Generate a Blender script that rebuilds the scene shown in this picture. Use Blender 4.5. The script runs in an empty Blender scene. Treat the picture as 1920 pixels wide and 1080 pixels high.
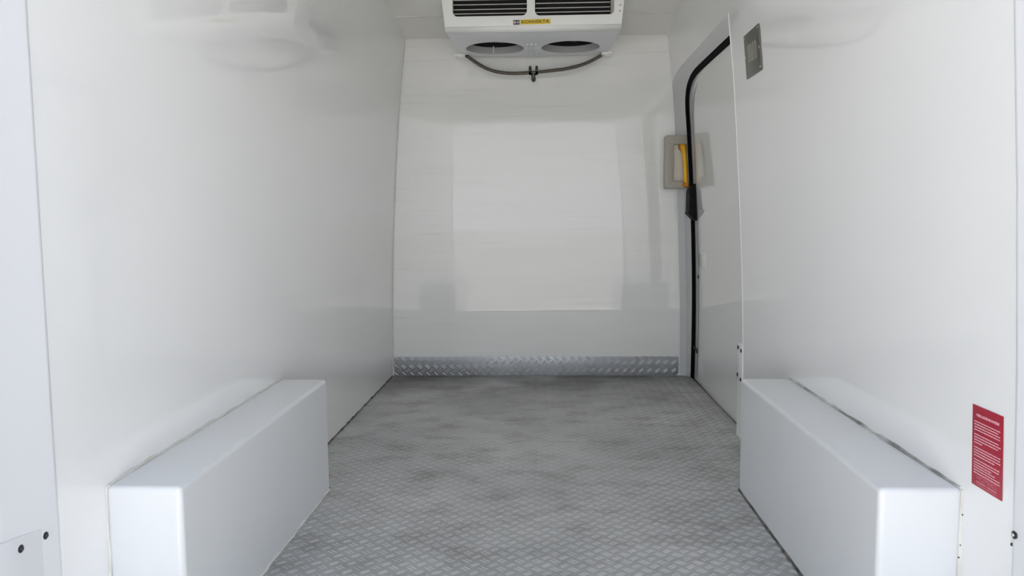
import bpy, bmesh, math, random
import numpy as np
from mathutils import Vector, Matrix

random.seed(4)
S = bpy.context.scene
COL = S.collection

# ------------------------------------------------------------------ camera
cam_d = bpy.data.cameras.new('camera')
cam_d.sensor_width = 36.0
cam_d.lens = 1436.95 / 1920 * 36
cam_d.clip_start = 0.05
cam = bpy.data.objects.new('camera', cam_d)
COL.objects.link(cam)
Rv = Vector((0.99922336, 0.03853926, -0.00820953))
Uv = Vector((0.00477676, 0.08833296, 0.99607955))
Fv = Vector((-0.03911334, 0.99534517, -0.08808027))
cam.matrix_world = Matrix(((Rv.x, Uv.x, -Fv.x, 0.0), (Rv.y, Uv.y, -Fv.y, 0.0),
                           (Rv.z, Uv.z, -Fv.z, 0.8554), (0, 0, 0, 1)))
S.camera = cam

# ------------------------------------------------------------------ sky, sun, exposure
W = bpy.data.worlds.new('sky')
S.world = W
W.use_nodes = True
wn = W.node_tree.nodes; wl = W.node_tree.links
wn.clear()
w_out = wn.new('ShaderNodeOutputWorld')
w_bg = wn.new('ShaderNodeBackground')
w_tc = wn.new('ShaderNodeTexCoord')
w_sep = wn.new('ShaderNodeSeparateXYZ')
w_map = wn.new('ShaderNodeMapRange')
w_ramp = wn.new('ShaderNodeValToRGB')
w_map.inputs['From Min'].default_value = -0.02
w_map.inputs['From Max'].default_value = 0.8
w_ramp.color_ramp.elements[0].color = (0.935, 0.965, 1.0, 1)
w_ramp.color_ramp.elements[1].color = (0.20, 0.26, 0.37, 1)
wl.new(w_tc.outputs['Generated'], w_sep.inputs[0])
wl.new(w_sep.outputs['Z'], w_map.inputs['Value'])
wl.new(w_map.outputs[0], w_ramp.inputs[0])
wl.new(w_ramp.outputs[0], w_bg.inputs['Color'])
w_bg.inputs['Strength'].default_value = 2.2
wl.new(w_bg.outputs[0], w_out.inputs[0])

sun_d = bpy.data.lights.new('sun', 'SUN')
sun_d.energy = 13.5
sun_d.angle = math.radians(2.0)
sun_d.color = (1.0, 0.96, 0.91)
sun = bpy.data.objects.new('sun', sun_d)
COL.objects.link(sun)
sun.location = (-2, 9, 10)
sun.rotation_euler = Vector((0.22, -0.60, -0.77)).to_track_quat('-Z', 'Y').to_euler()

S.view_settings.view_transform = 'Standard'
S.view_settings.look = 'None'
S.view_settings.gamma = 1.0
S.view_settings.use_curve_mapping = False
S.view_settings.exposure = 0.41
try:
    S.cycles.use_denoising = True
    S.cycles.max_bounces = 24
    S.cycles.diffuse_bounces = 16
    S.cycles.glossy_bounces = 8
    S.cycles.sample_clamp_indirect = 6.0
except Exception:
    pass

# ------------------------------------------------------------------ materials
def srgb(r, g, b):
    f = lambda c: ((c / 255 + 0.055) / 1.055) ** 2.4 if c / 255 > 0.04045 else c / 255 / 12.92
    return (f(r), f(g), f(b), 1)

def mat(name, col, rough=0.5, metal=0.0, ior=1.5, noise=0.0, nscale=8.0, bump=0.0, bscale=20.0,
        stretch=(1, 1, 1), col2=None, rough2=None, coat=0.0):
    m = bpy.data.materials.new(name)
    m.use_nodes = True
    n = m.node_tree.nodes; l = m.node_tree.links
    b = n['Principled BSDF']
    b.inputs['Base Color'].default_value = col
    b.inputs['Roughness'].default_value = rough
    b.inputs['Metallic'].default_value = metal
    b.inputs['IOR'].default_value = ior
    b.inputs['Coat Weight'].default_value = coat
    b.inputs['Coat Roughness'].default_value = 0.05
    tc = n.new('ShaderNodeTexCoord')
    mp = n.new('ShaderNodeMapping')
    mp.inputs['Scale'].default_value = stretch
    l.new(tc.outputs['Object'], mp.inputs[0])
    if noise or col2:
        t = n.new('ShaderNodeTexNoise')
        t.inputs['Scale'].default_value = nscale
        t.inputs['Detail'].default_value = 5
        l.new(mp.outputs[0], t.inputs['Vector'])
        mx = n.new('ShaderNodeMix'); mx.data_type = 'RGBA'
        c2 = col2 or tuple(c * (1 - noise) for c in col[:3]) + (1,)
        mx.inputs['A'].default_value = col; mx.inputs['B'].default_value = c2
        rp = n.new('ShaderNodeMapRange')
        rp.inputs['From Min'].default_value = 0.35; rp.inputs['From Max'].default_value = 0.68
        l.new(t.outputs['Fac'], rp.inputs['Value'])
        l.new(rp.outputs[0], mx.inputs['Factor'])
        l.new(mx.outputs['Result'], b.inputs['Base Color'])
    if bump:
        t2 = n.new('ShaderNodeTexNoise')
        t2.inputs['Scale'].default_value = bscale
        t2.inputs['Detail'].default_value = 0.3
        l.new(mp.outputs[0], t2.inputs['Vector'])
        bp = n.new('ShaderNodeBump')
        bp.inputs['Strength'].default_value = 1.0
        bp.inputs['Distance'].default_value = bump
        l.new(t2.outputs['Fac'], bp.inputs['Height'])
        l.new(bp.outputs[0], b.inputs['Normal'])
    return m

GRP = mat('white_gelcoat', srgb(240, 240, 240), 0.015, ior=1.62, bump=0.0010, bscale=1.3, noise=0.02, nscale=2)
GRP_BACK = mat('white_gelcoat_front_wall', srgb(240, 240, 238), 0.022, ior=1.55, bump=0.0008, bscale=1.4,
               stretch=(0.55, 1, 5.0), noise=0.03, nscale=3)
GRP_BOX = mat('white_gelcoat_box', srgb(221, 223, 225), 0.14, ior=1.5, bump=0.0006, bscale=3)
GRP_CEIL = mat('white_gelcoat_roof', srgb(236, 235, 229), 0.10, ior=1.5, bump=0.0012, bscale=2)
PAINT = mat('white_jamb_paint', srgb(216, 217, 220), 0.28, ior=1.5)
DOORM = mat('white_door_skin', srgb(226, 226, 224), 0.03, ior=1.6, bump=0.002, bscale=1.7)
REVEAL = mat('grey_white_reveal', srgb(202, 203, 204), 0.25, ior=1.5)
UNIT = mat('unit_plastic', srgb(244, 245, 244), 0.32, ior=1.5)
UNIT2 = mat('unit_tray_plastic', srgb(226, 228, 230), 0.4, ior=1.5)
SHROUD = mat('shroud_plastic', srgb(178, 178, 178), 0.5, ior=1.5)
BLACK = mat('black_interior', srgb(14, 14, 15), 0.7)
FAN = mat('fan_blade_black', srgb(24, 24, 26), 0.5)
SLAT = mat('louvre_slat', srgb(215, 210, 208), 0.35, metal=0.0)
RUBBER = mat('black_rubber_seal', srgb(10, 10, 12), 0.8, ior=1.2)
LATCHM = mat('black_lock_plastic', srgb(12, 12, 15), 0.6, ior=1.25)
YELLOW = mat('yellow_plastic', srgb(240, 180, 16), 0.32, ior=1.5)
AMBER = mat('amber_plastic', srgb(202, 128, 10), 0.4, ior=1.5)
BEIGE = mat('beige_housing_plastic', srgb(168, 164, 152), 0.4, ior=1.5)
CREAM = mat('cream_housing_plastic', srgb(226, 222, 210), 0.35, ior=1.5)
HOSE = mat('brown_grey_hose', srgb(98, 90, 78), 0.42, ior=1.5, noise=0.25, nscale=40)
CHROME = mat('clamp_metal', srgb(120, 118, 116), 0.25, metal=0.9)
DARKTIP = mat('dark_tip', srgb(58, 54, 48), 0.4)
STEEL = mat('grey_steel_plate', srgb(120, 118, 112), 0.35, metal=0.75, noise=0.15, nscale=12)
STEEL_L = mat('light_steel', srgb(152, 149, 142), 0.35, metal=0.6)
SCREW = mat('dark_screw', srgb(62, 62, 62), 0.4, metal=0.6)
SCREW_L = mat('bright_screw', srgb(190, 190, 186), 0.3, metal=0.7)
RED = mat('dark_red_vinyl', srgb(168, 34, 56), 0.4, noise=0.08, nscale=30)
PINK = mat('pale_print', srgb(232, 176, 186), 0.5)
PINK2 = mat('faded_print', srgb(205, 120, 134), 0.5)
LOGO_Y = mat('logo_yellow', srgb(228, 200, 60), 0.45)
LOGO_D = mat('logo_dark', srgb(84, 62, 8), 0.5)
LOGO_G = mat('logo_slate', srgb(72, 76, 96), 0.5)
LOGO_O = mat('logo_orange', srgb(236, 196, 150), 0.5)
LOGO_B = mat('logo_lilac', srgb(170, 170, 196), 0.5)
MATT_WHITE = mat('matt_white', srgb(245, 244, 240), 0.5)
SEAL = mat('dirty_sealant', srgb(212, 211, 207), 0.5, nscale=11, col2=srgb(120, 118, 115))
SEAL_W = mat('white_sealant', srgb(226, 225, 221), 0.5, nscale=16, col2=srgb(210, 207, 199))
SEAL_D = mat('black_grime_sealant', srgb(54, 53, 51), 0.6, nscale=30, col2=srgb(120, 118, 114))
LOT = mat('outside_far_ground', srgb(182, 179, 174), 0.9, noise=0.2, nscale=1.2)
CONC = mat('outside_paving', srgb(222, 218, 209), 0.85, noise=0.2, nscale=1.5)

def add_streaks(m, tint, scale, lo, hi, amount):
    n = m.node_tree.nodes; l = m.node_tree.links
    b = n['Principled BSDF']
    src = b.inputs['Base Color'].links[0].from_socket
    tc = n.new('ShaderNodeTexCoord'); mp = n.new('ShaderNodeMapping'); mp.inputs['Scale'].default_value = scale
    t = n.new('ShaderNodeTexNoise'); t.inputs['Scale'].default_value = 1.0; t.inputs['Detail'].default_value = 4
    r = n.new('ShaderNodeMapRange'); r.inputs['From Min'].default_value = lo; r.inputs['From Max'].default_value = hi
    r.inputs['To Max'].default_value = amount
    x = n.new('ShaderNodeMix'); x.data_type = 'RGBA'; x.inputs['B'].default_value = tint
    l.new(tc.outputs['Object'], mp.inputs[0]); l.new(mp.outputs[0], t.inputs['Vector'])
    l.new(t.outputs['Fac'], r.inputs['Value']); l.new(r.outputs[0], x.inputs['Factor'])
    l.new(src, x.inputs['A']); l.new(x.outputs['Result'], b.inputs['Base Color'])
add_streaks(GRP_BACK, srgb(190, 186, 178), (1.5, 1, 40), 0.60, 0.80, 0.24)

def tread_material(name, c1, c2, c3, rough, metal=0.4):
    """worn aluminium: pale metal, grey film and brownish dirt in large patches"""
    m = bpy.data.materials.new(name); m.use_nodes = True
    n = m.node_tree.nodes; l = m.node_tree.links
    b = n['Principled BSDF']
    tc = n.new('ShaderNodeTexCoord')
    def noise(scale, det, stretch):
        mp = n.new('ShaderNodeMapping'); mp.inputs['Scale'].default_value = stretch
        l.new(tc.outputs['Object'], mp.inputs[0])
        t = n.new('ShaderNodeTexNoise'); t.inputs['Scale'].default_value = scale
        t.inputs['Detail'].default_value = det; t.inputs['Roughness'].default_value = 0.6
        l.new(mp.outputs[0], t.inputs['Vector'])
        return t.outputs['Fac']
    def rng(o, a, c, lo=0, hi=1):
        r = n.new('ShaderNodeMapRange'); r.inputs['From Min'].default_value = a; r.inputs['From Max'].default_value = c
        r.inputs['To Min'].default_value = lo; r.inputs['To Max'].default_value = hi
        l.new(o, r.inputs['Value']); return r.outputs[0]
    def mix(f, A, B):
        x = n.new('ShaderNodeMix'); x.data_type = 'RGBA'
        l.new(f, x.inputs['Factor'])
        for s, v in (('A', A), ('B', B)):
            if isinstance(v, tuple): x.inputs[s].default_value = v
            else: l.new(v, x.inputs[s])
        return x.outputs['Result']
    big = noise(2.2, 6, (1.0, 0.9, 1))
    mid = noise(6.5, 6, (0.9, 1.5, 1))
    fine = noise(55, 3, (1, 1, 1))
    col = mix(rng(big, 0.36, 0.64), c1, c2)
    col = mix(rng(mid, 0.50, 0.78, 0, 0.75), col, c3)
    col = mix(rng(fine, 0.45, 0.75, 0, 0.35), col, c1)
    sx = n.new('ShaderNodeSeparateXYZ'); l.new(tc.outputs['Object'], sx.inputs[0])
    gr = rng(sx.outputs['Y'], 3.35, 4.15)                 # darker towards the front wall, unevenly in patches
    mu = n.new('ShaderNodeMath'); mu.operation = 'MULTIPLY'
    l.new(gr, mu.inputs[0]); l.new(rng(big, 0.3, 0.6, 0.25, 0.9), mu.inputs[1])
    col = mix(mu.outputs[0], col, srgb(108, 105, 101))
    l.new(col, b.inputs['Base Color'])
    b.inputs['Metallic'].default_value = metal
    l.new(rng(mid, 0.35, 0.7, rough - 0.06, rough + 0.16), b.inputs['Roughness'])
    return m
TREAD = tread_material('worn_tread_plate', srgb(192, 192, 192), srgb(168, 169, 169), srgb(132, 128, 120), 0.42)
TREAD_HI = tread_material('worn_glint_ridges', srgb(209, 209, 209), srgb(188, 189, 189), srgb(152, 149, 143), 0.42, 0.5)  # paler ridges: polished wear, with their glints put into the colour
KICK = mat('kick_plate_aluminium', srgb(176, 178, 182), 0.36, metal=0.6, noise=0.15, nscale=9)
KICK_HI = mat('kick_plate_ridges', srgb(184, 186, 190), 0.36, metal=0.6)

# ------------------------------------------------------------------ mesh helpers
def link(name, me, m, parent=None, smooth=30):
    o = bpy.data.objects.new(name, me)
    COL.objects.link(o)
    if m is not None and not me.materials:
        me.materials.append(m)
    if parent is not None:
        o.parent = parent
    if smooth:
        for p in me.polygons: p.use_smooth = True
        me.set_sharp_from_angle(angle=math.radians(smooth))
    return o

def from_py(name, v, f, m, parent=None, smooth=30):
    me = bpy.data.meshes.new(name)
    me.from_pydata([tuple(map(float, p)) for p in v], [], f)
    me.validate(); me.update()
    bm = bmesh.new(); bm.from_mesh(me)
    bmesh.ops.recalc_face_normals(bm, faces=bm.faces)
    bm.to_mesh(me); bm.free()
    return link(name, me, m, parent, smooth)

def surf(name, v, f, m, parent=None, smooth=30):
    """open surface, winding kept as given"""
    me = bpy.data.meshes.new(name)
    me.from_pydata([tuple(map(float, p)) for p in v], [], f)
    me.validate(); me.update()
    return link(name, me, m, parent, smooth)

def bm_obj(name, bm, m, parent=None, smooth=30):
    bmesh.ops.recalc_face_normals(bm, faces=bm.faces)
    me = bpy.data.meshes.new(name); bm.to_mesh(me); bm.free()
    return link(name, me, m, parent, smooth)

def add_box(bm, x0, x1, y0, y1, z0, z1, bev=0.0, seg=2):
    r = bmesh.ops.create_cube(bm, size=1)
    vs = r['verts']
    for v in vs:
        v.co = Vector(((x0 + x1) / 2 + v.co.x * (x1 - x0), (y0 + y1) / 2 + v.co.y * (y1 - y0), (z0 + z1) / 2 + v.co.z * (z1 - z0)))
    if bev:
        es = list({e for v in vs for e in v.link_edges})
        bmesh.ops.bevel(bm, geom=es, offset=bev, segments=seg, profile=0.5, affect='EDGES')

def box(name, x0, x1, y0, y1, z0, z1, m, parent=None, bev=0.0, seg=2):
    bm = bmesh.new(); add_box(bm, x0, x1, y0, y1, z0, z1, bev, seg)
    o = bm_obj(name, bm, m, parent)
    if bev:
        w_ = o.modifiers.new('flat_faces', 'WEIGHTED_NORMAL'); w_.weight = 90; w_.keep_sharp = True
    return o

def tube_mesh(pts, radii, seg=12, cap=True):
    v = []; f = []
    P = [Vector(p) for p in pts]
    if not hasattr(radii, '__len__'): radii = [radii] * len(P)
    up = None
    for i, p in enumerate(P):
        t = (P[min(i + 1, len(P) - 1)] - P[max(i - 1, 0)]).normalized()
        if up is None:
            a = Vector((0, 0, 1)) if abs(t.z) < 0.9 else Vector((0, 1, 0))
            up = (a - t * a.dot(t)).normalized()
        else:
            up = (up - t * up.dot(t)).normalized()
        s = t.cross(up)
        for k in range(seg):
            a = 2 * math.pi * k / seg
            v.append(p + (up * math.cos(a) + s * math.sin(a)) * radii[i])
    for i in range(len(P) - 1):
        for k in range(seg):
            k2 = (k + 1) % seg
            f.append((i * seg + k, i * seg + k2, (i + 1) * seg + k2, (i + 1) * seg + k))
    if cap:
        f.append(tuple(range(seg - 1, -1, -1)))
        f.append(tuple((len(P) - 1) * seg + k for k in range(seg)))
    return v, f

def tube(name, pts, radii, m, parent=None, seg=12):
    v, f = tube_mesh(pts, radii, seg)
    return from_py(name, v, f, m, parent, 45)

def smooth_path(pts, n=6):
    out = []
    P = [Vector(p) for p in pts]
    for i in range(len(P) - 1):
        p0 = P[max(i - 1, 0)]; p1 = P[i]; p2 = P[i + 1]; p3 = P[min(i + 2, len(P) - 1)]
        for k in range(n):
            t = k / n
            out.append(0.5 * ((2 * p1) + (p2 - p0) * t + (2 * p0 - 5 * p1 + 4 * p2 - p3) * t * t + (3 * p1 - p0 - 3 * p2 + p3) * t ** 3))
    out.append(P[-1])
    return out

def disc(name, c, axis, r, h, m, parent=None, seg=16):
    """short cylinder with a chamfered rim standing along axis from c"""
    a = Vector(axis).normalized(); c = Vector(c)
    return tube(name, [c, c + a * h * 0.7, c + a * h], [r, r, r * 0.75], m, parent, seg)

def flat_shape(name, loops, to_world, thick, bev, m, parent=None):
    """filled 2-D outline with holes, given thickness; to_world maps (u, v, w) to the scene"""
    cu = bpy.data.curves.new(name, 'CURVE')
    cu.dimensions = '2D'; cu.fill_mode = 'BOTH'
    cu.extrude = max(thick / 2 - bev, 1e-5); cu.bevel_depth = bev; cu.bevel_resolution = 2
    cu.offset = -bev
    for lp in loops:
        s = cu.splines.new('POLY'); s.points.add(len(lp) - 1); s.use_cyclic_u = True
        for i, (a, b) in enumerate(lp): s.points[i].co = (a, b, 0, 1)
    ob = bpy.data.objects.new('tmp_outline', cu)
    COL.objects.link(ob)
    dg = bpy.context.evaluated_depsgraph_get()
    me = bpy.data.meshes.new_from_object(ob.evaluated_get(dg))
    bpy.data.objects.remove(ob); bpy.data.curves.remove(cu)
    me.name = name
    me.materials.clear()
    for v in me.vertices: v.co = to_world(*v.co)
    bm = bmesh.new(); bm.from_mesh(me)
    bmesh.ops.remove_doubles(bm, verts=bm.verts, dist=1e-5)
    bmesh.ops.recalc_face_normals(bm, faces=bm.faces)
    bm.to_mesh(me); bm.free()
    return link(name, me, m, parent, 30)

def rrect(x0, x1, y0, y1, r, n=6):
    o = []
    for cx, cy, a0 in ((x1 - r, y1 - r, 0), (x0 + r, y1 - r, 90), (x0 + r, y0 + r, 180), (x1 - r, y0 + r, 270)):
        for k in range(n + 1):
            a = math.radians(a0 + 90 * k / n)
            o.append((cx + r * math.cos(a), cy + r * math.sin(a)))
    return o

def circle(cx, cy, rx, ry=None, n=40):
    ry = ry or rx
    return [(cx + rx * math.cos(2 * math.pi * k / n), cy + ry * math.sin(2 * math.pi * k / n)) for k in range(n)]

def lettering(name, body, size, to_world, m, parent, width=None, bold=0.0, thick=0.0004):
    cu = bpy.data.curves.new(name, 'FONT')
    cu.body = body; cu.size = size; cu.align_x = 'CENTER'; cu.align_y = 'CENTER'
    cu.extrude = thick / 2; cu.offset = bold; cu.resolution_u = 3
    ob = bpy.data.objects.new('tmp_text', cu); COL.objects.link(ob)
    dg = bpy.context.evaluated_depsgraph_get()
    me = bpy.data.meshes.new_from_object(ob.evaluated_get(dg))
    bpy.data.objects.remove(ob); bpy.data.curves.remove(cu)
    xs = [v.co.x for v in me.vertices]
    k = width / (max(xs) - min(xs)) if width else 1
    mx = (max(xs) + min(xs)) / 2
    for v in me.vertices: v.co = to_world((v.co.x - mx) * k, v.co.y, v.co.z)
    me.name = name; me.materials.clear()
    return link(name, me, m, parent, 0)

def empty(name, loc, label=None, cat=None, group=None):
    o = bpy.data.objects.new(name, None)
    o.empty_display_size = 0.1
    COL.objects.link(o)
    o['anchor'] = 1
    del o['anchor']
    if label: o['label'] = label
    if cat: o['category'] = cat
    if group: o['group'] = group
    o.location = loc
    return o

def settle(root):
    """children were modelled in scene coordinates: keep them there under a moved root"""
    inv = Matrix.Translation(root.location).inverted()
    for c in root.children:
        if c.type == 'MESH' or c.type == 'EMPTY':
            c.matrix_parent_inverse = inv

def structure(o, label=None):
    o['kind'] = 'structure'
    if label: o['label'] = label
    return o

# ------------------------------------------------------------------ body shape
XL, XR, YB, YF, D = -0.83, 0.77, 1.24, 4.18, 4.18   # side walls, rear door, front wall
ZI = [-0.1, 0.2, 0.4, 0.75, 1.08, 1.36, 1.6, 1.83, 2.0]
VI = [0, 0, 0.003, 0.015, 0.035, 0.053, 0.078, 0.102, 0.120]
def inset(z):
    return float(sum(np.interp(z + d, ZI, VI) for d in (-0.1, -0.05, 0, 0.05, 0.1)) / 5)
def left_x(y, z):
    ss = lambda q: (lambda c: c * c * (3 - 2 * c))(min(max(q, 0), 1))
    t = 0.40 * ss((y - YB) / 1.0) + 0.60 * ss((y - 2.8) / 1.5) / ss((D - 2.8) / 1.5)
    return XL + inset(z) * t
def right_x(z):
    return XR - inset(z)
def door_x(z):
    return 0.81 - inset(z)
def ceil_z(y):
    return float(np.interp(y, [0.9, 3.62, 3.78, 3.90, D + 0.05], [1.905, 1.900, 1.888, 1.871, 1.8177]))

# floor
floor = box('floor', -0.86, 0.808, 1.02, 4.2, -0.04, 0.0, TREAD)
structure(floor)

def tread_bars(name, pts_uv, m, parent, frame, L=0.030, wd=0.0052, h=0.0016):
    """pressed ridges: pts_uv = list of (u, v, angle) in the plate plane; frame maps u, v, height"""
    base = np.array([(-L / 2, 0, 0), (-L * .28, -wd / 2, 0), (L * .28, -wd / 2, 0), (L / 2, 0, 0), (L * .28, wd / 2, 0),
                     (-L * .28, wd / 2, 0), (-L * .25, 0, h), (L * .25, 0, h)])
    fc = [(0, 1, 6), (1, 2, 7, 6), (2, 3, 7), (3, 4, 7), (4, 5, 6, 7), (5, 0, 6)]
    V = []; F = []
    for i, (u, v, a) in enumerate(pts_uv):
        c, s = math.cos(a), math.sin(a)
        for b in base:
            V.append(frame(u + b[0] * c - b[1] * s, v + b[0] * s + b[1] * c, b[2]))
        F.extend(tuple(k + 8 * i for k in q) for q in fc)
    o = surf(name, V, F, m, parent, 0)
    o['kind'] = 'stuff'
    return o

def lattice(u0, u1, v0, v1, ok, p=0.0445, sp=0.0085):
    out = []
    nu = int((u1 - u0) / p) + 2; nv = int((v1 - v0) / p) + 2
    for i in range(nu):
        for j in range(nv):
            for g, ang, ou in ((0, -40, 0.0), (1, 40, 0.5)):
                a = math.radians(ang)
                for k in (-0.5, 0.5):
                    u = u0 + (i + ou) * p - math.sin(a) * sp * k + math.cos(a) * 0.002 * k
                    v = v0 + (j + ou) * p + math.cos(a) * sp * k
                    if u0 < u < u1 and v0 < v < v1 and ok(u, v): out.append((u, v, a))
    return out
def on_floor(u, v):
    if v < 2.40 and (u < -0.70 or u > 0.635): return False
    return True
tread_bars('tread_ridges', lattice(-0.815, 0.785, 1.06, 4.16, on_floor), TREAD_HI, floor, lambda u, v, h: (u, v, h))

# left wall
def grid(name, rows, m, flip=False, thick=0.03):
    v = []; f = []
    n = len(rows[0])
    for r in rows: v.extend(r)
    for i in range(len(rows) - 1):
        for k in range(n - 1):
            q = (i * n + k, i * n + k + 1, (i + 1) * n + k + 1, (i + 1) * n + k)
            f.append(q[::-1] if flip else q)
    o = surf(name, v, f, m, None, 40)
    if thick:
        md = o.modifiers.new('panel_thickness', 'SOLIDIFY'); md.thickness = thick; md.offset = -1
        es = o.modifiers.new('crisp_edges', 'EDGE_SPLIT'); es.split_angle = math.radians(50); es.use_edge_sharp = False
    return o
zs = [-0.03] + [0.06 * k for k in range(1, 32)] + [1.91]
ys = list(np.linspace(YB, 4.20, 26))
wall_left = grid('wall_left', [[(left_x(y, z), y, min(z, ceil_z(y) + 0.006) if z > 1.8 else z) for y in ys] for z in zs], GRP)
structure(wall_left)

# right wall: full height behind the sliding door, and a strip over the door
zs_low = [-0.03] + [0.06 * k for k in range(1, 27)] + [1.606]
zs_top = [1.606, 1.64, 1.70, 1.76, 1.82, 1.91]
ys_a = list(np.linspace(YB, 2.93, 16)); ys_b = list(np.linspace(2.93, 4.20, 12))[1:]
v = []; f = []
def strip(zl, yl):
    o = len(v); n = len(yl)
    for z in zl:
        for y in yl: v.append((right_x(z), y, min(z, ceil_z(y) + 0.006) if z > 1.8 else z))
    for i in range(len(zl) - 1):
        for k in range(n - 1):
            f.append((o + i * n + k, o + (i + 1) * n + k, o + (i + 1) * n + k + 1, o + i * n + k + 1))
strip(zs_low, ys_a); strip(zs_top, ys_a + ys_b)
corner = [(4.2, 1.606), (3.80, 1.607), (3.93, 1.606), (4.04, 1.600), (4.12, 1.585), (4.165, 1.56), (4.178, 1.50), (4.178, 1.40), (4.2, 1.40)]
o_ = len(v)
for y, z in corner: v.append((right_x(z), y, z))
for k in range(1, len(corner) - 1): f.append((o_, o_ + k + 1, o_ + k))
bm = bmesh.new()
vv = [bm.verts.new(p) for p in v]
for q in f: bm.faces.new([vv[k] for k in q])
bmesh.ops.remove_doubles(bm, verts=bm.verts, dist=1e-4)
me = bpy.data.meshes.new('wall_right'); bm.to_mesh(me); bm.free()
wall_right = link('wall_right', me, GRP, None, 40)
md = wall_right.modifiers.new('panel_thickness', 'SOLIDIFY'); md.thickness = 0.028; md.offset = -1
md = wall_right.modifiers.new('edge_round', 'BEVEL'); md.width = 0.005; md.segments = 2; md.limit_method = 'ANGLE'; md.angle_limit = math.radians(60)
md = wall_right.modifiers.new('flat_faces', 'WEIGHTED_NORMAL'); md.weight = 90
structure(wall_right)

P = []
rnd = random.Random(5)
y = 2.38
while y < 4.17:
    P.append((-0.8285 + rnd.uniform(-0.001, 0.0015), y, 0.001 + rnd.uniform(0, 0.002))); y += rnd.uniform(0.02, 0.05)
tube('floor_sealant', P, [rnd.choice((0.0015, 0.002, 0.0035, 0.005)) for _ in P], SEAL_D, wall_left, 6)

# front wall
def back_right(z):
    s = min(max((1.45 - z) / 0.7, 0), 1)
    return right_x(z) - 0.016 * s
rows = []
for z in [-0.03] + [0.06 * k for k in range(1, 31)] + [1.83]:
    a, b = left_x(D, z) - 0.004, back_right(z)
    rows.append([(a + (b - a) * k / 12, D, z) for k in range(13)])
wall_front = grid('wall_front', rows, GRP_BACK, flip=False)
structure(wall_front)
for k, (x, z, w, h) in enumerate(((-0.061, 1.548, 0.012, 0.006), (-0.036, 1.551, 0.010, 0.005), (-0.018, 1.553, 0.018, 0.006), (0.002, 1.559, 0.010, 0.008))):
    bm = bmesh.new(); bmesh.ops.create_uvsphere(bm, u_segments=8, v_segments=5, radius=1)
    for q in bm.verts: q.co = Vector((x + q.co.x * w / 2, D - 0.001 + q.co.y * 0.0015, z + q.co.z * h / 2 + q.co.x * 0.001))
    bm_obj('white_mark', bm, MATT_WHITE, wall_front)  # small raised white marks on the front wall

# roof lining
yc = [1.06, 1.6, 2.2, 2.8, 3.3, 3.62, 3.70, 3.78, 3.84, 3.895, 3.905, 4.0, 4.1, 4.2]
rows = []
for y in yc:
    z = ceil_z(y)
    rows.append([(left_x(y, z) + (right_x(z) - left_x(y, z)) * k / 10, y, z) for k in range(11)])
ceiling = grid('ceiling', rows, GRP_CEIL, flip=True)
structure(ceiling)
box('roof_joint', -0.724, 0.668, 3.895, 3.905, 1.8655, 1.872, SEAL_W, ceiling, 0.002)

# rear door posts and header
def post(name, side, lean):
    prof = [(0.0, YB + 0.004), (0.003, YB - 0.002), (0.003, YB - 0.008), (0.0, YB - 0.014), (-0.003, 1.115), (-0.008, 1.094), (-0.020, 1.080), (-0.040, 1.073), (-0.19, 1.07), (-0.19, YB + 0.004)]
    v = []; f = []; n = len(prof)
    zl = [-0.3, 0, 0.3, 0.6, 0.9, 1.2, 1.5, 1.8, 1.98]
    for z in zl:
        x0 = (XL if side < 0 else XR - (inset(z) if lean else 0))
        for a, y in prof: v.append((x0 - side * a, y, z))
    for i in range(len(zl) - 1):
        for k in range(n):
            k2 = (k + 1) % n
            f.append((i * n + k, i * n + k2, (i + 1) * n + k2, (i + 1) * n + k))
    f.append(tuple(range(n))); f.append(tuple((len(zl) - 1) * n + k for k in range(n)))
    return structure(from_py(name, v, f, PAINT, None, 40))
post_l = post('trim_1', -1, False)
post_r = post('trim_2', 1, True)
structure(box('trim_3', -0.90, 0.86, 1.07, YB + 0.01, 1.742, 1.98, PAINT, None, 0.012, 3))
structure(box('trim_4', -0.98, 0.92, 0.93, 1.03, -0.30, -0.004, STEEL, None, 0.01, 2))

# outer body skin of the van
structure(box('trim_6', -1.00, -0.97, 1.07, 4.40, -0.45, 2.06, PAINT))
structure(box('trim_7', 0.93, 0.96, 1.07, 4.40, -0.45, 2.06, PAINT))
structure(box('trim_8', -1.00, 0.96, 4.37, 4.40, -0.45, 2.06, PAINT))
structure(box('trim_9', -1.00, 0.96, 1.07, 4.40, 2.03, 2.06, PAINT))
structure(box('trim_10', -1.00, 0.96, 1.07, 4.40, -0.45, -0.42, SCREW))
structure(box('trim_11', 0.808, 0.93, 1.07, 4.37, -0.10, -0.004, RUBBER))

# ------------------------------------------------------------------ sliding side door
outer = [(2.93, 1.606), (3.2, 1.607), (3.5, 1.607), (3.80, 1.608), (3.93, 1.606), (4.04, 1.600), (4.12, 1.585), (4.165, 1.56), (4.178, 1.50), (4.178, 1.40), (4.178, 1.28), (4.178, 1.0), (4.178, 0.75), (4.178, 0.4), (4.178, 0.0)]
inner = [(2.93, 1.556), (3.2, 1.558), (3.5, 1.560), (3.72, 1.561), (3.82, 1.556), (3.90, 1.545), (3.97, 1.520), (4.02, 1.48), (4.045, 1.43), (4.052, 1.36), (4.055, 1.26), (4.060, 1.0), (4.075, 0.75), (4.10, 0.4), (4.13, 0.0)]
v = []; f = []; n = len(outer)
def out_x(y, z): return back_right(z) if y > 4.1 else right_x(z)
mids = []
for (y, z), (y2, z2) in zip(outer, inner):
    t = 0.12
    mids.append((out_x(y, z) + 0.028 * min(max((1.5 - z) / 0.5, 0), 1) + 0.004, y + (y2 - y) * t - 0.004, z + (z2 - z) * t - 0.002))
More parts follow.
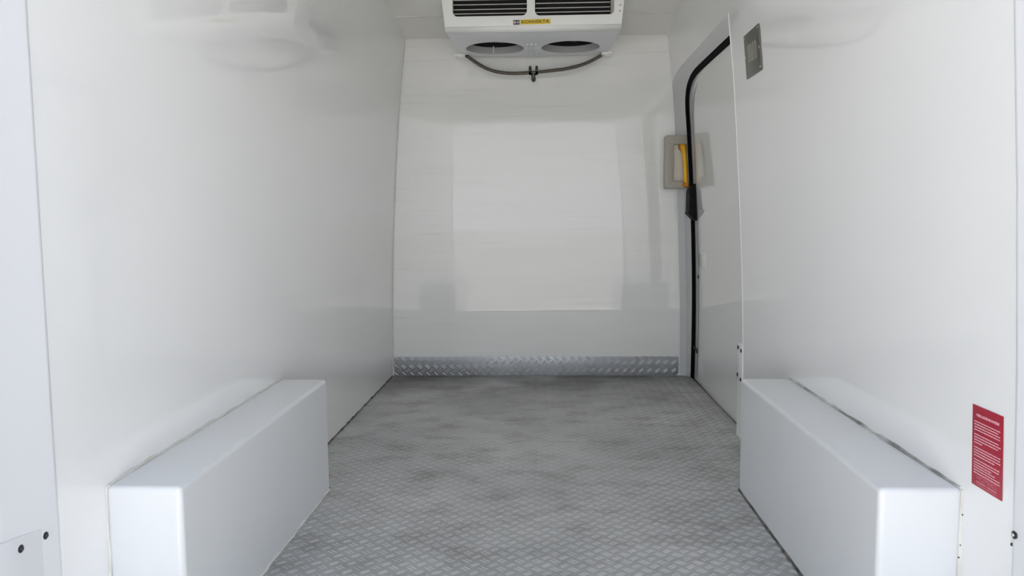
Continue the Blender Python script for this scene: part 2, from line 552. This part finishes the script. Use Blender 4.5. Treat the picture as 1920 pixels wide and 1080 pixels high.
rows = [[(out_x(y, z) - 0.001, y, z) for y, z in outer], mids,
        [(0.3 * m_[0] + 0.7 * (door_x(z)), 0.3 * m_[1] + 0.7 * y, 0.3 * m_[2] + 0.7 * z) for m_, (y, z) in zip(mids, inner)],
        [(door_x(z) + 0.004, y, z) for y, z in inner]]
reveal = grid('trim_5', rows, REVEAL, flip=True, thick=0)
structure(reveal)

# door leaf: gently bowed sheet with a rounded far upper corner
v = []; f = []
yl = list(np.linspace(2.86, 4.16, 24)); zl = [-0.03] + [0.06 * k for k in range(1, 26)] + [1.55, 1.60]
def door_y1(z): return float(np.interp(z, [0, 0.4, 0.75, 1.0, 1.26, 1.36, 1.43, 1.48, 1.52, 1.545, 1.6], [4.14, 4.11, 4.085, 4.07, 4.065, 4.062, 4.055, 4.03, 3.98, 3.91, 3.80]))
rows = []
for z in zl:
    e = door_y1(z)
    rows.append([(door_x(z) + 0.010 - 0.006 * math.sin(math.pi * (y - 2.86) / 1.3), y * 1.0 if False else 2.86 + (e - 2.86) * (y - 2.86) / 1.3, z) for y in yl])
door = grid('door_1', rows, DOORM, flip=True, thick=0.02)
structure(door)

zl2 = [0.03] + [0.06 * k for k in range(1, 25)] + [1.455, 1.475, 1.49, 1.50]
rows = []
for z in zl2:
    e = door_y1(min(z + 0.055, 1.6)) - 0.095
    rows.append([(door_x(z) + 0.001 - 0.006 * math.sin(math.pi * (y - 2.86) / 1.3) + (0.007 if k == len(yl) - 1 else 0), 2.86 + (e - 2.86) * (y - 2.86) / 1.3, z) for k, y in enumerate(yl)])
lining = grid('door_lining', rows, DOORM, flip=True, thick=0.008)
lining.parent = door

# rubber seal: flattened black profile along the inner edge of the reveal
path = smooth_path([(door_x(z) + 0.002, y - 0.006, z - 0.004) for y, z in inner], 4)
v = []; f = []; n = len(path)
sec = [(-0.015, 0.004), (-0.012, -0.006), (0.0, -0.011), (0.012, -0.006), (0.017, 0.004)]
for i, p in enumerate(path):
    t = (path[min(i + 1, n - 1)] - path[max(i - 1, 0)]).normalized()
    side = Vector((1, 0, 0)).cross(t).normalized()
    k = 1.0 + 0.25 * math.exp(-((p.z - 0.15) / 0.25) ** 2)
    for a, b in sec: v.append(p + side * a * -k + Vector((b, 0, 0)))
for i in range(n - 1):
    for k in range(4):
        f.append((i * 5 + k, i * 5 + k + 1, (i + 1) * 5 + k + 1, (i + 1) * 5 + k))
    f.append((i * 5 + 4, i * 5, (i + 1) * 5, (i + 1) * 5 + 4))
o = from_py('rubber_seal', v, f, RUBBER, door, 50)
o['label'] = 'black rubber seal round the door edge'

# lock block on the seal
prof = [(0.799, 1.043), (0.757, 1.009), (0.754, 0.989), (0.752, 0.892), (0.747, 0.883), (0.758, 0.873), (0.784, 0.848), (0.799, 0.845)]
v = []; f = []
for y, s in ((3.955, 0.0), (3.965, 0.002), (4.05, 0.002)):
    for x, z in prof: v.append((x - s, y, z))
n = len(prof)
for i in range(2):
    for k in range(n): f.append((i * n + k, i * n + (k + 1) % n, (i + 1) * n + (k + 1) % n, (i + 1) * n + k))
f.append(tuple(range(n))); f.append(tuple(2 * n + k for k in range(n)))
latch = from_py('door_latch', v, f, LATCHM, door, 25)
latch['label'] = 'black lock block on the door edge'
box('latch_lip', 0.748, 0.797, 3.947, 3.957, 0.983, 0.991, LATCHM, latch, 0.001)
box('latch_lip', 0.746, 0.797, 3.947, 3.957, 0.888, 0.896, LATCHM, latch, 0.001)
# small hatch cover and fixings on the door
hx = door_x(0.65) + 0.004
v = []; f = []
hv = rrect(3.745, 3.925, 0.608, 0.690, 0.015, 4)
def on_door(u, vv_, w): return (door_x(vv_) - 0.002 - w, u, vv_)
flat_shape('hatch_cover', [hv], on_door, 0.004, 0.0012, DOORM, door)
flat_shape('hatch_cover', [rrect(3.765, 3.86, 0.618, 0.680, 0.010, 4)], on_door, 0.010, 0.0025, DOORM, door)
disc('lock_hole', (door_x(0.559) - 0.001, 3.946, 0.559), (-1, 0, 0), 0.010, 0.004, SCREW, door)
disc('screw', (0.816, 4.089, 0.171), (-1, 0, 0), 0.013, 0.006, SCREW, door)
disc('screw', (0.811, 4.008, 0.166), (-1, 0, 0), 0.015, 0.006, SCREW, door)

structure(tube('trim_12', [(right_x(z) + 0.002, 2.932, z) for z in [0.0] + [0.1 * k for k in range(1, 17)] + [1.61]], 0.0045, GRP, None, 10))
structure(tube('trim_13', [(left_x(D, z) + 0.001, D - 0.001, z) for z in [0.0] + [0.1 * k for k in range(1, 19)] + [1.826]], 0.0045, SEAL_W, None, 8))

# unseen rear doors, added standing open to cut skylight on the near walls
def rear_door(name, hx, side, deg):
    d = box(name, 0.0, 0.05, -0.80, 0.0, -0.10, 1.86, PAINT, None, 0.012, 2)
    d.location = (hx, 1.055, 0)
    d.rotation_euler = (0, 0, math.radians(-deg * -side))
    structure(d)
    box('door_lining', 0.0 - 0.012 if side > 0 else 0.05, 0.0 if side > 0 else 0.062, -0.72, -0.08, 0.02, 1.74, GRP, d, 0.005)
rear_door('door_2', -1.03, -1, 3)
rear_door('door_3', 0.94, 1, 3)

# ------------------------------------------------------------------ kick plate on the front wall
t = empty('kick_plate', (-0.04, 4.172, 0.0), 'low strip of grey tread plate along the foot of the white front wall', 'kick plate')
lp = [(-0.822, 0.002), (0.728, 0.002), (0.738, 0.005), (0.744, 0.014), (0.744, 0.105), (-0.822, 0.105)]
flat_shape('plate', [lp], lambda a, b, w: (a, 4.1765 - w, b), 0.003, 0.0006, KICK, t)
tread_bars('tread_ridges', lattice(-0.815, 0.738, 0.006, 0.103, lambda a, b: True, p=0.0445), KICK_HI, t, lambda a, b, h: (a, 4.1751 - h * 0.7, b), L=0.036, wd=0.0055)
settle(t)

# ------------------------------------------------------------------ wheel arch boxes
def wheel_box(x0, x1, y0, y1, zt, label, grp, side):
    t = empty('wheel_arch_box', ((x0 + x1) / 2, (y0 + y1) / 2, 0), label, 'wheel arch box')
    box('shell', x0, x1, y0, y1, -0.004, zt, GRP_BOX, t, 0.011, 3)
    xw = x0 if side < 0 else x1             # wall side
    xi = x1 if side < 0 else x0             # aisle side
    s = 1 if side < 0 else -1
    rnd = random.Random(7 if side < 0 else 11)
    def bead(pts, r, m, name='sealant_bead', jit=0.0015):
        P = []
        for a, b in zip(pts[:-1], pts[1:]):
            A, B = Vector(a), Vector(b); k = max(2, int((B - A).length / 0.04))
            P += [A + (B - A) * i / k for i in range(k)]
        P.append(Vector(pts[-1]))
        R = [r * rnd.uniform(0.75, 1.3) for _ in P]
        P = [p + Vector((rnd.uniform(-jit, jit), rnd.uniform(-jit, jit), rnd.uniform(-jit, jit))) for p in P]
        o = tube(name, P, R, m, t, 6)
        return o
    main = SEAL_W if side < 0 else SEAL
    bead([(xw + s * 0.003, y1 - 0.01, zt), (xw + s * 0.003, y0 + 0.004, zt)], 0.0045 if side < 0 else 0.006, main)
    bead([(xw + s * 0.003, y0, zt), (xw + s * 0.003, y0, 0.0)], 0.003 if side < 0 else 0.006, SEAL_W)
    if side > 0:
        for k in range(9):
            disc('grime_speck', (xw + s * rnd.uniform(0.004, 0.008), y0 - 0.0045, rnd.uniform(0.02, 0.34)), (0, -1, 0), rnd.uniform(0.001, 0.0022), 0.0012, SEAL_D, t, 7)
    bead([(xi, y1 - 0.005, 0.001), (xi, y0, 0.001)], 0.0035 if side < 0 else 0.0045, SEAL_W if side < 0 else SEAL_D)
    bead([(xw + s * 0.004, y1 + 0.001, 0.001), (xi, y1 + 0.001, 0.001)], 0.003, SEAL_D)
    settle(t)
    return t
wheel_box(-0.832, -0.684, 1.384, 2.373, 0.358, 'long white box over the wheel arch at the foot of the left wall', None, -1)
wheel_box(0.619, 0.772, 1.397, 2.384, 0.358, 'long white box over the wheel arch with grimy seam, below the red notice', None, 1)

# ------------------------------------------------------------------ corner guard at the near edge of the door opening
t = empty('corner_guard', (0.765, 2.97, 0), 'narrow white screwed cover plate at the near door edge above the right box', 'cover plate')
box('post_strip', 0.768, 0.786, 2.925, 3.014, 0.0, 0.372, GRP, t, 0.003)
flat_shape('plate', [rrect(2.93, 3.012, 0.222, 0.372, 0.010, 4)], lambda a, b, w: (0.7665 - w, a, b), 0.004, 0.001, GRP, t)
for y, z in ((2.990, 0.354), (2.945, 0.348), (2.994, 0.246), (2.945, 0.236)):
    disc('screw', (0.765, y, z), (-1, 0, 0), 0.0075, 0.004, SCREW, t)
settle(t)

# ------------------------------------------------------------------ door release handle in its housing
t = empty('door_release', (0.71, 4.15, 1.15), 'beige recessed housing with upright yellow pull handle beside the black door seal', 'door handle')
fr = lambda a, b, w: (a, 4.100 - w, b)
flat_shape('housing_frame', [rrect(0.645, 0.776, 1.014, 1.290, 0.012, 4), rrect(0.690, 0.766, 1.052, 1.243, 0.006, 4)], fr, 0.05, 0.004, BEIGE, t)
flat_shape('housing_back', [rrect(0.650, 0.772, 1.02, 1.285, 0.01, 4)], lambda a, b, w: (a, 4.122 - w, b), 0.02, 0.002, CREAM, t)
hp = smooth_path([(0.737, 4.115, 1.236), (0.738, 4.080, 1.232), (0.741, 4.066, 1.205), (0.745, 4.062, 1.16), (0.749, 4.062, 1.10), (0.752, 4.062, 1.055), (0.754, 4.066, 1.035)], 5)
hr = [0.0115 + 0.004 * math.exp(-((p.z - 1.225) / 0.02) ** 2) - 0.0015 * max(0, (1.10 - p.z)) for p in hp]
hd = tube('pull_handle', hp, hr, YELLOW, t, 14)
hd['label'] = 'yellow pull handle'
tube('pivot_boss', [(0.737, 4.118, 1.23), (0.737, 4.072, 1.23)], [0.019, 0.016], AMBER, t, 14)
o = tube('lower_catch', [(0.753, 4.118, 1.034), (0.753, 4.060, 1.034), (0.753, 4.052, 1.034)], [0.018, 0.017, 0.012], AMBER, t, 14)
o['label'] = 'amber lower catch of the handle'
settle(t)

# ------------------------------------------------------------------ refrigeration evaporator under the roof
t = empty('evaporator_unit', (-0.036, 3.88, 1.90), 'white refrigeration unit hanging from the roof above the front wall', 'cooling unit')
ZB = 1.72
front = [(-0.4405, 1.742), (0.3685, 1.742), (0.386, 1.893), (-0.458, 1.893)]
slotL = rrect(-0.403, -0.063, 1.7885, 1.886, 0.022, 6)
slotR = rrect(-0.026, 0.334, 1.7865, 1.884, 0.022, 6)
o = flat_shape('front_panel', [front, slotL, slotR], lambda a, b, w: (a, 3.604 - w, b), 0.008, 0.0015, UNIT, t)
# rounded lower lip joining front and tray
v = []; f = []
na = 7
for k in range(na):
    a = math.pi / 2 * k / (na - 1)
    y = 3.622 - 0.022 * math.cos(a); z = 1.742 - 0.022 * math.sin(a)
    v += [(-0.4405 + 0.003 * k / na, y, z), (0.3685 - 0.003 * k / na, y, z)]
for k in range(na - 1): f.append((2 * k, 2 * k + 1, 2 * k + 3, 2 * k + 2))
o = surf('lower_lip', v, f, UNIT, t, 60)
md = o.modifiers.new('thickness', 'SOLIDIFY'); md.thickness = 0.004; md.offset = 0
tray = [(-0.4375, 3.620), (0.3655, 3.620), (0.352, 4.06), (0.338, 4.150), (-0.400, 4.150), (-0.413, 4.06)]
fl = circle(-0.232, 3.968, 0.147, 0.149); frr = circle(0.149, 3.970, 0.147, 0.149)
o = flat_shape('tray', [tray, fl, frr], lambda a, b, w: (a, b, ZB + 0.003 + w), 0.006, 0.0012, UNIT2, t)
# sides, following the taper
for sx, x0, x0t, x1 in ((-1, -0.4385, -0.456, -0.402), (1, 0.3665, 0.384, 0.340)):
    v = [(x0, 3.61, ZB + 0.004), (x0t, 3.61, 1.893), (x1, 4.15, ZB + 0.004), (x1, 4.15, 1.83)]
    v += [(p[0] - sx * 0.006, p[1], p[2]) for p in v]
    f = [(0, 1, 3, 2), (4, 6, 7, 5), (0, 4, 5, 1), (2, 3, 7, 6), (0, 2, 6, 4), (1, 5, 7, 3)]
    from_py('side_panel', v, f, UNIT, t)
# dark core behind the louvres and over the fans
box('coil_core', -0.425, 0.353, 3.66, 4.14, 1.80, 1.835, BLACK, t)
box('core_front', -0.43, 0.36, 3.672, 3.69, 1.745, 1.888, BLACK, t)
box('centre_rib', -0.056, -0.032, 3.612, 3.67, 1.745, 1.886, UNIT, t, 0.002)
# louvre slats
for x0, x1, dz in ((-0.402, -0.064, 0.0), (-0.024, 0.318, 0.0005)):
    for z in (1.8035, 1.8225, 1.8440, 1.8650):
        v = [(x0, 3.614, z + dz - 0.0012), (x1, 3.614, z + dz - 0.0012), (x1, 3.614, z + dz + 0.0012), (x0, 3.614, z + dz + 0.0012),
             (x0, 3.622, z + dz - 0.0014), (x1, 3.622, z + dz - 0.0014), (x1, 3.622, z + dz + 0.0018), (x0, 3.622, z + dz + 0.0018)]
        f = [(0, 1, 2, 3), (7, 6, 5, 4), (0, 4, 5, 1), (3, 2, 6, 7), (0, 3, 7, 4), (1, 5, 6, 2)]
        from_py('louvre_slat', v, f, SLAT, t, 0)
box('slot_cheek', 0.3205, 0.336, 3.612, 3.66, 1.788, 1.886, BEIGE, t, 0.001)
box('slot_cheek', -0.4075, -0.404, 3.612, 3.66, 1.788, 1.886, BEIGE, t, 0.001)
# fans: shroud ring, hub and blades
for cx, cy in ((-0.232, 3.968), (0.149, 3.970)):
    fan = empty('fan', (cx, cy, ZB + 0.04))
    fan.parent = t
    v = []; f = []; n = 40
    prof = [(0.1485, ZB + 0.002), (0.146, ZB + 0.010), (0.1445, ZB + 0.040), (0.150, ZB + 0.040), (0.153, ZB + 0.004)]
    for r, z in prof:
        for k in range(n): v.append((cx + r * math.cos(2 * math.pi * k / n) - cx, r * 1.012 * math.sin(2 * math.pi * k / n), z - ZB - 0.04))
    for i in range(len(prof)):
        for k in range(n):
            i2 = (i + 1) % len(prof); k2 = (k + 1) % n
            f.append((i * n + k, i * n + k2, i2 * n + k2, i2 * n + k))
    from_py('shroud', v, f, SHROUD, fan, 40)

    wv = []; wf = []
    for zz in (0.0, 0.040):
        for k in range(40): wv.append((0.1495 * math.cos(2 * math.pi * k / 40), 0.1515 * math.sin(2 * math.pi * k / 40), zz))
    for k in range(40): wf.append((k, (k + 1) % 40, 40 + (k + 1) % 40, 40 + k))
    wf.append(tuple(range(40, 80)))
    from_py('shade_sleeve', wv, wf, BLACK, fan, 40)  # black sleeve added above the shroud, standing in for shade inside
    tube('hub', [(0, 0, 0.028), (0, 0, 0.006), (0, 0, 0.0)], [0.042, 0.040, 0.030], FAN, fan, 20)
    for b in range(5):
        a0 = 2 * math.pi * b / 5 + 0.3
        v = []; f = []
        for i in range(6):
            r = 0.038 + (0.138 - 0.038) * i / 5
            w = 0.30 + 0.16 * i / 5
            for s, zz in ((-1, 0.012), (1, 0.030)):
                for d in (0, 0.002):
                    a = a0 + s * w * 0.8
                    v.append((r * math.cos(a), r * math.sin(a), zz + d))
        for i in range(5):
            p = 4 * i; q = 4 * (i + 1)
            f += [(p, p + 2, q + 2, q), (p + 1, q + 1, q + 3, p + 3), (p, q, q + 1, p + 1), (p + 2, p + 3, q + 3, q + 2)]
        f += [(0, 1, 3, 2), (20, 22, 23, 21)]
        from_py('blade', v, f, FAN, fan, 30)
# small fittings under the tray
tube('white_peg', [(-0.247, 4.085, ZB + 0.040), (-0.247, 4.085, ZB + 0.004)], 0.0028, MATT_WHITE, t, 8)
for x, w in ((-0.066, 0.004), (-0.0455, 0.006), (-0.024, 0.004)):
    box('tray_rib', x - w, x + w, 3.86, 4.14, ZB - 0.007, ZB + 0.001, UNIT2, t, 0.002)
box('tray_rib', -0.080, -0.012, 3.95, 3.962, ZB - 0.005, ZB + 0.001, UNIT2, t, 0.002)
for x0, x1, bx in ((-0.453, -0.396, -0.426), (0.316, 0.372, 0.360)):
    br = box('mounting_tab', x0, x1, 4.085, 4.135, 1.7115, 1.7275, UNIT, t, 0.003)
    tube('bolt', [(bx, 4.10, 1.714), (bx, 4.10, 1.700), (bx, 4.10, 1.697)], [0.009, 0.009, 0.006], UNIT2, br, 8)
# maker's strip on the front
lg = lambda a, b, w: (-0.0515 + a, 3.5995 - w, 1.7580 + b + 0.012 * a)
flat_shape('badge_strip', [rrect(-0.042, 0.096, -0.0105, 0.0115, 0.001, 2)], lg, 0.0012, 0.0002, LOGO_Y, t)
lettering('badge_lettering', 'KONVEKTA', 0.0190, lambda a, b, w: (-0.0515 + 0.027 + a, 3.5986 - w, 1.7583 + b * 1.0 + 0.012 * (a + 0.027)), LOGO_D, t, width=0.126, bold=0.0002)
flat_shape('badge_emblem', [rrect(-0.074, -0.045, -0.0105, 0.0105, 0.002, 3)], lg, 0.0012, 0.0002, LOGO_G, t)
flat_shape('emblem_dot', [circle(-0.0665, 0, 0.0055, n=14)], lambda a, b, w: lg(a, b, w + 0.001), 0.0008, 0.0001, LOGO_O, t)
flat_shape('emblem_dot', [circle(-0.0525, 0, 0.0055, n=14)], lambda a, b, w: lg(a, b, w + 0.001), 0.0008, 0.0001, LOGO_B, t)
for x, z in ((0.352, 1.825), (0.350, 1.800)):
    disc('cover_screw', (x + 0.010, 3.601, z), (0, -1, 0), 0.004, 0.003, SCREW_L, t, 10)
settle(t)

# ------------------------------------------------------------------ drain hose under the unit
t = empty('drain_hose', (-0.04, 4.11, 1.63), 'sagging brown-grey drain hose strung under the cooling unit', 'hose')
hl = smooth_path([(-0.386, 4.105, 1.716), (-0.352, 4.105, 1.690), (-0.320, 4.105, 1.669), (-0.28, 4.105, 1.648), (-0.236, 4.105, 1.634), (-0.19, 4.105, 1.6265), (-0.152, 4.105, 1.6235), (-0.11, 4.105, 1.6235), (-0.058, 4.105, 1.626)], 4)
hr_ = smooth_path([(-0.020, 4.105, 1.628), (0.02, 4.105, 1.631), (0.072, 4.105, 1.636), (0.12, 4.105, 1.641), (0.169, 4.105, 1.650), (0.215, 4.105, 1.662), (0.252, 4.105, 1.676), (0.285, 4.105, 1.692), (0.318, 4.105, 1.711)], 4)
tube('hose_run', hl, 0.0088, HOSE, t, 12)
tube('hose_run', hr_, 0.0088, HOSE, t, 12)
tee = tube('tee_connector', [(-0.066, 4.105, 1.6255), (-0.014, 4.105, 1.6285)], 0.0085, CHROME, t, 12)
for x in (-0.0565, -0.0225):
    o = tube('hose_clamp', [(x - 0.007, 4.105, 1.629), (x - 0.0055, 4.105, 1.629), (x + 0.0055, 4.105, 1.629), (x + 0.007, 4.105, 1.629)], [0.0135, 0.0150, 0.0150, 0.0135], RUBBER, t, 16)
    tube('clamp_ear', [(x, 4.092, 1.628), (x, 4.092, 1.652), (x, 4.092, 1.658)], [0.0075, 0.0075, 0.004], CHROME, o, 10)
sp = tube('drain_spout', [(-0.0395, 4.105, 1.630), (-0.0395, 4.105, 1.606), (-0.0395, 4.105, 1.598), (-0.0395, 4.105, 1.586), (-0.0395, 4.105, 1.579)], [0.0105, 0.0105, 0.0115, 0.0105, 0.005], CHROME, t, 14)
tube('spout_tip', [(-0.0395, 4.105, 1.598), (-0.0395, 4.105, 1.586), (-0.0395, 4.105, 1.578)], [0.0122, 0.0113, 0.0055], DARKTIP, sp, 14)
tube('end_ring', [(-0.392, 4.105, 1.724), (-0.383, 4.105, 1.714)], 0.011, SCREW, t, 12)
tube('end_ring', [(0.314, 4.105, 1.709), (0.324, 4.105, 1.719)], 0.011, SCREW_L, t, 12)
settle(t)

# ------------------------------------------------------------------ steel cover plate on the right wall
t = empty('switch_plate', (0.715, 2.655, 1.41), 'grey steel plate screwed high on the right wall beside the door', 'metal plate')
pl = lambda a, b, w: (right_x(b) - 0.003 - w, a, b)
o = flat_shape('plate', [[(2.562, 1.338), (2.566, 1.336), (2.744, 1.336), (2.744, 1.479), (2.741, 1.481), (2.562, 1.481)]], pl, 0.003, 0.0005, STEEL, t)
for u0, u1, z0, z1 in ((2.655, 2.700, 1.382, 1.440), (2.602, 2.650, 1.380, 1.440)):
    flat_shape('pale_panel', [rrect(u0, u1, z0, z1, 0.003, 3)], lambda a, b, w: pl(a, b, w + 0.0025), 0.002, 0.0005, STEEL_L, t)  # paler raised rectangles on the plate
for y, z in ((2.572, 1.471), (2.572, 1.346), (2.735, 1.471), (2.735, 1.346), (2.572, 1.408), (2.735, 1.408)):
    disc('screw', (right_x(z) - 0.0045, y, z), (-1, 0, 0), 0.0045, 0.0025, SCREW_L, t, 10)
settle(t)

# ------------------------------------------------------------------ red notice on the right wall
t = empty('notice_sticker', (0.77, 1.32, 0.455), 'dark red printed notice on the right wall by the rear post', 'sticker')
ny0, ny1, nz0, nz1 = 1.274, 1.364, 0.381, 0.525       # reading direction runs from high y to low y
def nt(a, b, w): return (right_x(nz0 + b) - 0.0012 - w, ny1 - a, nz0 + b)   # a across, b up
H = nz1 - nz0; Wd = ny1 - ny0
o = flat_shape('sheet', [[(0, 0), (Wd, 0), (Wd, H), (0, H)]], nt, 0.0008, 0.0001, RED, t)
lettering('title_lettering', 'VERLADEHINWEISE', 0.0062, lambda a, b, w: nt(0.046 + a, H - 0.0165 + b, 0.0007 + w), PINK, t, width=0.068, bold=0.00022, thick=0.0002)
lines = []
for zc, ends in ((H - 0.0285, (0.083, 0.078, 0.083, 0.083)), (H - 0.0515, (0.079, 0.085, 0.077, 0.031)), (H - 0.0745, (0.085, 0.085, 0.085, 0.068)),
                 (H - 0.0965, (0.085, 0.081, 0.060)), (H - 0.1105, (0.073, 0.085, 0.085))):
    for i, e in enumerate(ends): lines.append((zc - i * 0.0048, e))
v = []; f = []
rnd = random.Random(3)
for zc, e in lines:
    a = 0.0065
    while a < e - 0.002:
        w = min(rnd.uniform(0.003, 0.011), e - a)
        o_ = len(v)
        for aa, bb in ((a, zc - 0.0010), (a + w, zc - 0.0010), (a + w, zc + 0.0010), (a, zc + 0.0010)): v.append(nt(aa, bb, 0.0008))
        f.append((o_, o_ + 1, o_ + 2, o_ + 3))
        a += w + 0.0009
o = surf('text_lines', v, f, PINK, t, 0)
o['kind'] = 'stuff'
lettering('logo_lettering', 'WOMARO', 0.0150, lambda a, b, w: nt(0.0455 + a, 0.0165 + b, 0.0007 + w), PINK2, t, width=0.060, bold=-0.0002, thick=0.0002)
v = []; f = []
for zc, h, segs in ((0.0090, 0.0013, ((0.0155, 0.043), (0.047, 0.0755))), (0.0045, 0.0006, ((0.0165, 0.0755),))):
    for a, b in segs:
        o_ = len(v)
        for aa, bb in ((a, zc - h), (b, zc - h), (b, zc + h), (a, zc + h)): v.append(nt(aa, bb, 0.0008))
        f.append((o_, o_ + 1, o_ + 2, o_ + 3))
o = surf('logo_lines', v, f, PINK2, t, 0)
settle(t)

# ------------------------------------------------------------------ screwed plates low on the rear posts
def post_plate(side, label, bolts):
    x0 = XL if side < 0 else XR - 0.001
    dy = 0.0 if side < 0 else 0.028
    s = 1 if side < 0 else -1
    t = empty('post_cover', (x0, 1.16, 0.0), label, 'cover plate')
    lp = [(1.098, -0.03), (1.218, -0.03), (1.218, 0.345), (1.212, 0.352), (1.150, 0.361), (1.098, 0.368)]
    flat_shape('plate', [lp], lambda a, b, w: (x0 + s * (w - 0.002), a + dy, b), 0.0025, 0.0008, PAINT, t)
    for y, z in bolts:
        disc('washer', (x0 + (-0.004 if side > 0 else -0.002), y, z), (s, 0, 0), 0.0065, 0.003, SCREW, t, 14)
        disc('bolt_head', (x0 + (-0.006 if side > 0 else 0.0), y, z), (s, 0, 0), 0.0035, 0.003, SCREW_L if side > 0 else SCREW, t, 8)
    if side > 0:
        tube('cable_tie', [(x0 - 0.002, 1.236, 0.335), (x0 - 0.002, 1.243, 0.325)], 0.0022, SEAL, t, 8)
        disc('plug', (x0, 1.243, 0.320), (s, 0, 0), 0.003, 0.004, SCREW, t, 8)
    settle(t)
post_plate(-1, 'white plate with two dark bolts low on the left rear post', ((1.208, 0.337), (1.147, 0.341)))
post_plate(1, 'white plate with a ringed bolt low on the right rear post', ((1.234, 0.340),))

# ------------------------------------------------------------------ paving outside
structure(box('ground', -30, 30, -5.2, 20, -0.80, -0.66, CONC))
structure(box('trim_14', -60, 60, -80, -5.2, -0.80, -0.665, LOT))  # unseen far ground, added darker to dim its reflection in the front wall
